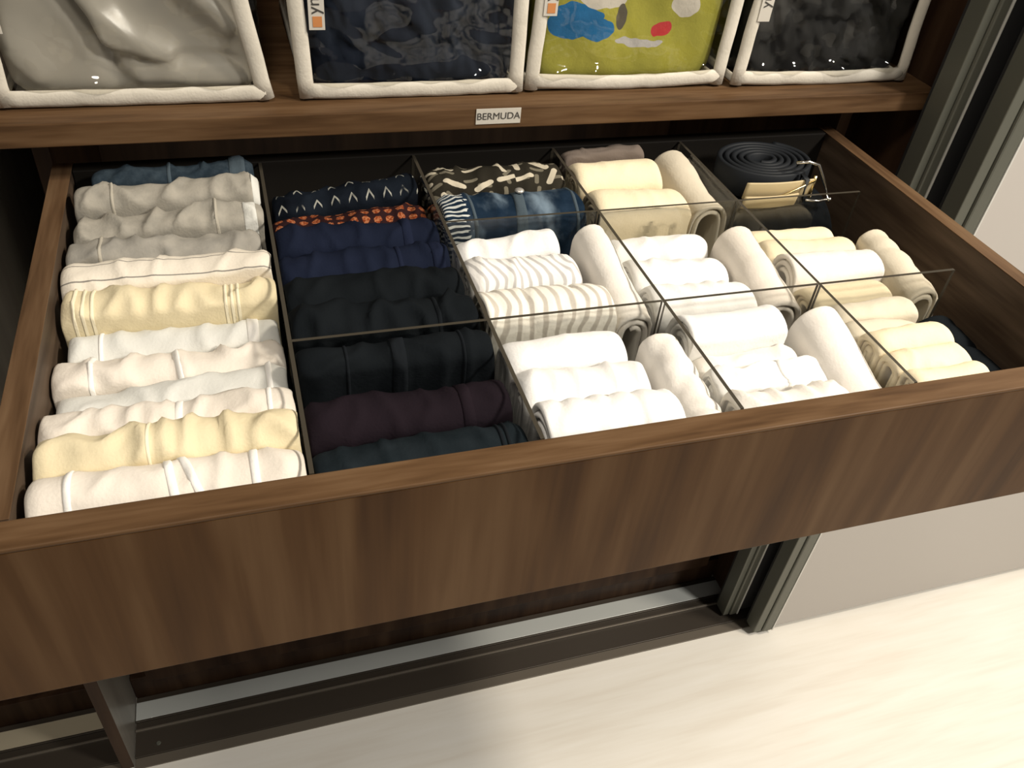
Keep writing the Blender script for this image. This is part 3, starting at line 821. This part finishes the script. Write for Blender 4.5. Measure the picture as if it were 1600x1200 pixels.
# press every garment against its neighbours and the compartment walls instead of letting cloth pass through them
def settle():
    rows = {}
    for g in GARMENTS:
        a = (g.xa + g.xb) / 2 if g.axis == 'x' else g.yc
        b = g.yc if g.axis == 'x' else (g.xa + g.xb) / 2
        c = sum(a > x for x in DX)
        r = 0 if c == 0 else (0 if b < 0.1505 else 1) if c == 1 else (0 if b < 0.1505 else 1 if b < 0.3165 else 2)
        e = 0.0024
        xl = 0.0008 if c == 0 else DX[c - 1] + e
        xr = DX[c] - e if c < 4 else 0.8990
        ys = [0.0012, 0.4652] if c == 0 else [0.0012, 0.1505 - e, 0.1505 + e, 0.4652] if c == 1 else [0.0012, 0.1505 - e, 0.1505 + e, 0.3165 - e, 0.3165 + e, 0.4652]
        g.lim = [xl, xr, ys[2 * r], ys[2 * r + 1]]
        rows.setdefault((c, r), []).append(g)
    for gs in rows.values():
        xs = sorted([g for g in gs if g.axis == 'x'], key=lambda g: g.yc)
        for g, h in zip(xs, xs[1:]):
            m = ((g.yc - 0.2 * g.t + g.t / 2) + (h.yc - 0.2 * h.t - h.t / 2)) / 2
            g.lim[3] = min(g.lim[3], m - 0.0002); h.lim[2] = max(h.lim[2], m + 0.0002)
        for q in gs:
            if q.axis == 'y':
                left = [g for g in xs if g.yc > q.xa - 0.02 and g.yc < q.xb + 0.02]
                if not left: continue
                edge = (max(max(g.xb for g in left), q.yc - q.t / 2) + q.yc - q.t / 2) / 2 if q.yc - q.t / 2 < max(g.xb for g in left) else q.yc - q.t / 2 - 0.001
                q.lim[0] = max(q.lim[0], edge + 0.0003)
                for g in xs: g.lim[1] = min(g.lim[1], edge - 0.0003)
    def clamp(o, M, lim):
        me = o.data
        n = len(me.vertices)
        v = np.empty(n * 3, dtype=np.float32); me.vertices.foreach_get('co', v); v = v.reshape(-1, 3)
        R = np.array(M.to_3x3()); T = np.array(M.translation)
        w = v @ R.T + T
        for ax, lo, hi in ((0, lim[0], lim[1]), (1, lim[2], lim[3])):
            # soft knee: cloth near a wall is squeezed flat a little before it
            x = w[:, ax]; k = 0.0008
            x = np.where(x < lo + k, lo + k * np.exp(np.clip((x - lo - k) / k, -30, 0)), x)
            x = np.where(x > hi - k, hi - k * np.exp(np.clip((hi - k - x) / k, -30, 0)), x)
            w[:, ax] = x
        w[:, 2] = np.maximum(w[:, 2], -0.1375)
        v = (w - T) @ R
        me.vertices.foreach_set('co', v.astype(np.float32).ravel()); me.update()
    for g in GARMENTS:
        M = Matrix.Translation(g.o.location) @ g.o.rotation_euler.to_matrix().to_4x4()
        clamp(g.o, M, g.lim)
        for ch in g.o.children:
            if ch.name.split('.')[0] != 'button':
                l = g.lim
                clamp(ch, M, [l[0] - 0.0004, l[1] + 0.0004, l[2] - 0.00015, l[3] + 0.00015])

# ------------------------------------------------------------------ coiled belt with gilt buckle
LEATHER = plain('black_leather', (0.008, 0.010, 0.013), 0.6, 0, 0.25)
LINING = plain('tan_lining', (0.52, 0.42, 0.24), 0.6)
GILT = plain('gilt_metal', (0.75, 0.60, 0.30), 0.22, 1.0)
STEEL = plain('bright_metal', (0.72, 0.70, 0.66), 0.22, 1.0)
Garment('folded_cloth', 'black cloth lying under the coiled belt in the back compartment', 'folded cloth', None, BLACK, 0.694, 0.838, 0.404, -0.033, -0.035, 0.108, roll=True, turns=3.0, e=0.010)
settle()
blt = empty('belt', (0.760, 0.390, -0.024), 'coiled black leather belt with tan lining and gilt buckle', 'belt')
def strap(name, pts, z0, z1, th, mat, tilt=0.0):
    P = np.array(pts); d = np.gradient(P, axis=0); d /= np.linalg.norm(d, axis=1)[:, None]
    N = np.stack([d[:, 1], -d[:, 0]], 1)
    V, F = [], []
    zs = [z0, z0 + 0.0012, z1 - 0.0012, z1]; pr = [0.55, 1, 1, 0.55]
    ring = [(zs[i], th / 2 * pr[i]) for i in range(4)] + [(zs[i], -th / 2 * pr[i]) for i in (3, 2, 1, 0)]
    for p, n in zip(P, N):
        for z, o in ring: V.append((p[0] + n[0] * (o + tilt * (z - z0)), p[1] + n[1] * (o + tilt * (z - z0)), z))
    k = len(ring)
    for i in range(len(P) - 1):
        for j in range(k):
            F.append((i * k + j, i * k + (j + 1) % k, (i + 1) * k + (j + 1) % k, (i + 1) * k + j))
    F.append(tuple(range(k - 1, -1, -1))); F.append(tuple((len(P) - 1) * k + j for j in range(k)))
    return adopt(link_mesh(name, V, F, mat, None, smooth=True), blt)
coil = []
for i in range(320):
    f = i / 319
    a = -0.30 * math.pi + f * 11.0 * math.pi
    r = 1.0 - 0.80 * f
    coil.append((0.759 + 0.060 * r * math.cos(-a), 0.392 + 0.047 * r * math.sin(-a)))
strap('strap', coil, -0.022, 0.010, 0.0058, LEATHER)
# loose end in front showing its tan side, ending at the buckle
tail = [(0.708 + 0.088 * f, 0.3395 - 0.004 * math.sin(f * 3.1)) for f in np.linspace(0, 1, 24)]
strap('strap_end', tail, -0.013, 0.0085, 0.0026, LINING, 0.15)
tail = [(0.706 + 0.070 * f, 0.3335 - 0.003 * math.sin(f * 3.1)) for f in np.linspace(0, 1, 24)]
strap('strap_end', tail, -0.022, -0.006, 0.0024, LINING, 0.15)
tube('keeper', [(0.783, 0.331, -0.018), (0.783, 0.331, 0.010), (0.784, 0.344, 0.011), (0.784, 0.344, -0.018)], 0.0030, 0.0010, LEATHER, blt, 8, True)
tube('buckle', [(0.772, 0.3465, 0.024), (0.786, 0.343, 0.0265), (0.799, 0.341, 0.023), (0.814, 0.339, 0.000), (0.827, 0.338, -0.0205), (0.812, 0.337, -0.0225), (0.794, 0.338, -0.020)], 0.0019, 0.0019, STEEL, blt, 10)
tube('buckle_bar', [(0.797, 0.3365, -0.016), (0.7965, 0.3365, 0.012)], 0.0020, 0.0020, GILT, blt)
tube('prong', [(0.796, 0.335, 0.006), (0.780, 0.331, 0.003), (0.757, 0.3295, -0.006), (0.726, 0.330, -0.014)], 0.0013, 0.0013, GILT, blt)
bm = bmesh.new(); bmesh.ops.create_uvsphere(bm, u_segments=12, v_segments=8, radius=0.0034)
bmesh.ops.translate(bm, verts=bm.verts, vec=(0.8275, 0.3375, -0.0215))
adopt(link_bm('buckle_knob', bm, STEEL, None, True), blt)

# ------------------------------------------------------------------ clear zip bags on the shelf
SZ = 0.0666
def vinyl_sheet(name, x0, x1, z0, z1, y, seed, parent, bulge=0.006):
    nx, nz = 60, 80
    V, F = [], []
    for i in range(nx + 1):
        for j in range(nz + 1):
            u, v = i / nx, j / nz
            e = min(1, 6 * min(u, 1 - u)) * min(1, 6 * min(v, 1 - v))
            x = x0 + (x1 - x0) * u; z = z0 + (z1 - z0) * v
            n = float(perlin(x * 16, z * 16, seed)) * 0.006 + float(1 - abs(perlin(x * 24 + z * 9, z * 20, seed + 3)) * 2) * 0.0022
            hb = z - z0
            g = math.exp(-((hb - 0.013) / 0.008) ** 2) * min(1, 10 * min(u, 1 - u)) * max(0.0, float(perlin(x * 22, 0.4, seed + 6)) + 0.25)
            V.append((x, y - bulge * e * 0.3 + n * e - 0.020 * g, z))
    for i in range(nx):
        for j in range(nz):
            a = i * (nz + 1) + j
            F.append((a, a + nz + 1, a + nz + 2, a + 1))
    return adopt(link_mesh(name, V, F, VINYL, None, smooth=True), parent)

def zip_bag(label, x0, x1, y0, sag, lean0, lean1, seed, tag_at, tag_len, dot):
    """lean0/lean1: how far the uprights lean in x over the bag's height"""
    y1, zt = y0 + 0.285, SZ + 0.26
    b = empty('zip_bag', ((x0 + x1) / 2, (y0 + y1) / 2, SZ), label, 'bag', 'clear zip bags on the shelf')
    pw, pt = 0.0082, 0.0042
    z0 = SZ + 0.0078
    rs = np.random.RandomState(seed)
    wob = lambda n: [float(perlin(k * 0.45, 0.2, seed + 9)) * 0.0022 for k in range(n)]
    w = wob(18)
    bot = [(x0 + (x1 - x0) * k / 17, y0, z0 + 0.0045 * sag * (abs(2 * k / 17 - 1) ** 2) + abs(w[k])) for k in range(18)]
    tube('piping', bot, pt, pw, PIPE, b, 12, False, Vector((0, 0, 1)))
    for xx, ln in ((x0, lean0), (x1, lean1)):
        w = wob(14)
        up = [(xx + ln * k / 13 + w[k], y0 + abs(w[k]) * 0.5, z0 - 0.005 + (zt - z0 + 0.005) * k / 13) for k in range(14)]
        tube('piping', up, pt, pw, PIPE, b, 12, False, Vector((1, 0, 0)))
    tube('piping', [(x0 + lean0, y0, zt), (x1 + lean1, y0, zt)], pt, pw, PIPE, b, 10)
    for xx, ln in ((x0, lean0), (x1, lean1)):
        tube('piping', [(xx + ln * 0.02, y0 + 0.004, z0 - 0.001), (xx + ln * 0.02, y1, z0)], 0.003, 0.005, PIPE, b, 10)
    vinyl_sheet('front_window', x0 + 0.002, x1 - 0.002, z0, zt, y0 + 0.0005, seed, b)
    for xx in (x0, x1):
        adopt(box('side_wall', (xx - 0.0004, xx + 0.0004, y0 + 0.004, y1, z0, zt), VINYL, None, 0), b)
    adopt(box('back_wall', (x0, x1, y1, y1 + 0.002, z0, zt), PIPE, None, 0.0005), b)
    adopt(box('top_wall', (min(x0, x0 + lean0) + 0.002, max(x1, x1 + lean1) - 0.002, y0 + 0.003, y1, zt - 0.001, zt + 0.001), PIPE, None, 0.0004), b)
    adopt(box('base_wall', (x0 + 0.004, x1 - 0.004, y0 + 0.004, y1, SZ + 0.0005, SZ + 0.0018), PIPE, None, 0.0004), b)
    # sewn-in cloth tag with printed letters and an orange square
    tx0 = x0 + tag_at; tz = SZ + tag_len
    tg = adopt(box('tag', (tx0, tx0 + 0.0155, y0 - 0.0050, y0 - 0.0043, tz, tz + 0.075), TAGW, None, 0.0002), b)
    if dot:
        adopt(box('print', (tx0 + 0.0038, tx0 + 0.0128, y0 - 0.0054, y0 - 0.0051, tz + 0.003, tz + 0.013), TAGO, None, 0.0), b).parent = tg
    c = bpy.data.curves.new('lettering', 'FONT'); c.body = 'yn'; c.size = 0.017; c.extrude = 0.0001
    c.materials.append(INK)
    t = text_mesh(c)
    t.parent = tg; t.matrix_parent_inverse = Matrix.Translation(b.location).inverted() @ Matrix.Identity(4)
    t.matrix_parent_inverse = Matrix.Identity(4)
    t.matrix_local = Matrix.Translation((tx0 + 0.0110, y0 - 0.0053, tz + 0.0150)) @ Matrix.Rotation(math.pi / 2, 4, 'X') @ Matrix.Rotation(math.pi / 2, 4, 'Z')
    return b

def lump(name, label, cat, x0, x1, y0, y1, z0, z1, mat, seed, amp, fx, fz, diag=0.0, sharp=1.0, folds=()):
    """soft block of cloth with folds across its face, resting on its base"""
    bm = bmesh.new()
    bmesh.ops.create_cube(bm, size=2.0)
    bmesh.ops.subdivide_edges(bm, edges=list(bm.edges), cuts=58, use_grid_fill=True)
    P = np.array([v.co[:] for v in bm.verts])
    r = np.linalg.norm(P, axis=1, ord=16)
    P = P / r[:, None]
    nrm = P / np.linalg.norm(P, axis=1)[:, None]
    c = np.array([(x0 + x1) / 2, (y0 + y1) / 2, (z0 + z1) / 2]); hs = np.array([(x1 - x0) / 2, (y1 - y0) / 2, (z1 - z0) / 2])
    Q = P * hs
    u = Q[:, 0] + diag * Q[:, 2]
    n = perlin(u * fx * 2.6, Q[:, 2] * fz * 2.6 + Q[:, 1] * 6, seed)
    n2 = 1 - np.abs(perlin(u * fx * 4.2, Q[:, 2] * fz * 3, seed + 2)) * 2
    dsp = amp * (1.6 * n + 0.7 * sharp * n2 - 1.0)
    if folds:
        dsp = -0.55 * amp + 0.25 * amp * n
        px, pz = Q[:, 0] + c[0], Q[:, 2] + hs[2]
        for ax, az, bx, bz, wd, hh in folds:                 # long soft folds: from, to, width, height
            ux, uz = bx - ax, bz - az; ll = ux * ux + uz * uz
            tt = np.clip(((px - ax) * ux + (pz - az) * uz) / ll, 0, 1)
            dd = np.hypot(px - ax - tt * ux, pz - az - tt * uz)
            dsp += hh * np.exp(-(dd / wd) ** 2) * (P[:, 1] < 0.2)
    dsp = dsp * (1 - 0.85 * np.maximum(np.abs(P[:, 0]), np.abs(P[:, 2])) ** 7)
    Q = Q + nrm * np.clip(dsp, -2.4 * amp, 0.0)[:, None]
    Q[:, 2] = np.maximum(Q[:, 2], -hs[2])
    V = Q.copy(); V[:, 2] += hs[2]
    for v, q in zip(bm.verts, V): v.co = q
    o = link_bm(name, bm, mat, None, True)
    o.location = (c[0], c[1], z0)
    return tag(o, label, cat, 'folded bedding and tops inside the zip bags')

zip_bag('clear zip bag holding grey white satin cloth', -0.0411, 0.1982, 0.4652, 0.3, 0.0, -0.045, 21, 0.002, 0.071, True)
lump('folded_sheet', 'grey white satin cloth with diagonal folds inside first zip bag', 'cloth', -0.0371, 0.1942, 0.4712, 0.735, SZ + 0.0035, SZ + 0.25, SATIN, 51, 0.026, 5, 2.0, -0.9, 1.0, ((0.030, 0.125, 0.062, 0.060, 0.013, 0.015), (0.062, 0.060, 0.110, 0.034, 0.013, 0.014), (0.006, 0.130, 0.060, 0.012, 0.008, -0.014), (0.130, 0.110, 0.172, 0.066, 0.013, 0.014), (-0.035, 0.060, -0.008, 0.022, 0.014, 0.014), (0.085, 0.018, 0.180, 0.014, 0.012, 0.013), (0.085, 0.030, 0.180, 0.030, 0.005, -0.006)))
zip_bag('clear zip bag holding navy black cloth', 0.2392, 0.4657, 0.4652, 0.3, -0.014, -0.006, 22, 0.006, 0.072, True)
lump('crumpled_cloth', 'navy black crumpled cloth inside the second zip bag', 'cloth', 0.2432, 0.4647, 0.4712, 0.735, SZ + 0.0035, SZ + 0.25, NAVYSH, 52, 0.010, 16, 12, 0.3, 1.0)
zip_bag('clear zip bag holding lime green printed cloth', 0.4846, 0.7187, 0.4691, 1.0, 0.008, 0.004, 23, 0.004, 0.083, True)
lump('crumpled_cloth', 'lime green cloth with colourful blotches inside the third zip bag', 'cloth', 0.4889, 0.7147, 0.4751, 0.735, SZ + 0.0035, SZ + 0.25, LIME, 53, 0.006, 7, 5, 0.2, 0.6)
zip_bag('clear zip bag holding black cloth, at the shelf end', 0.7431, 0.9805, 0.4652, 0.5, 0.01, -0.018, 24, 0.004, 0.077, False)
lump('crumpled_cloth', 'black crumpled cloth inside the zip bag at the shelf end', 'cloth', 0.7471, 0.9765, 0.4712, 0.735, SZ + 0.0035, SZ + 0.25, BLACKSH, 54, 0.011, 18, 14, 0.4, 1.0)
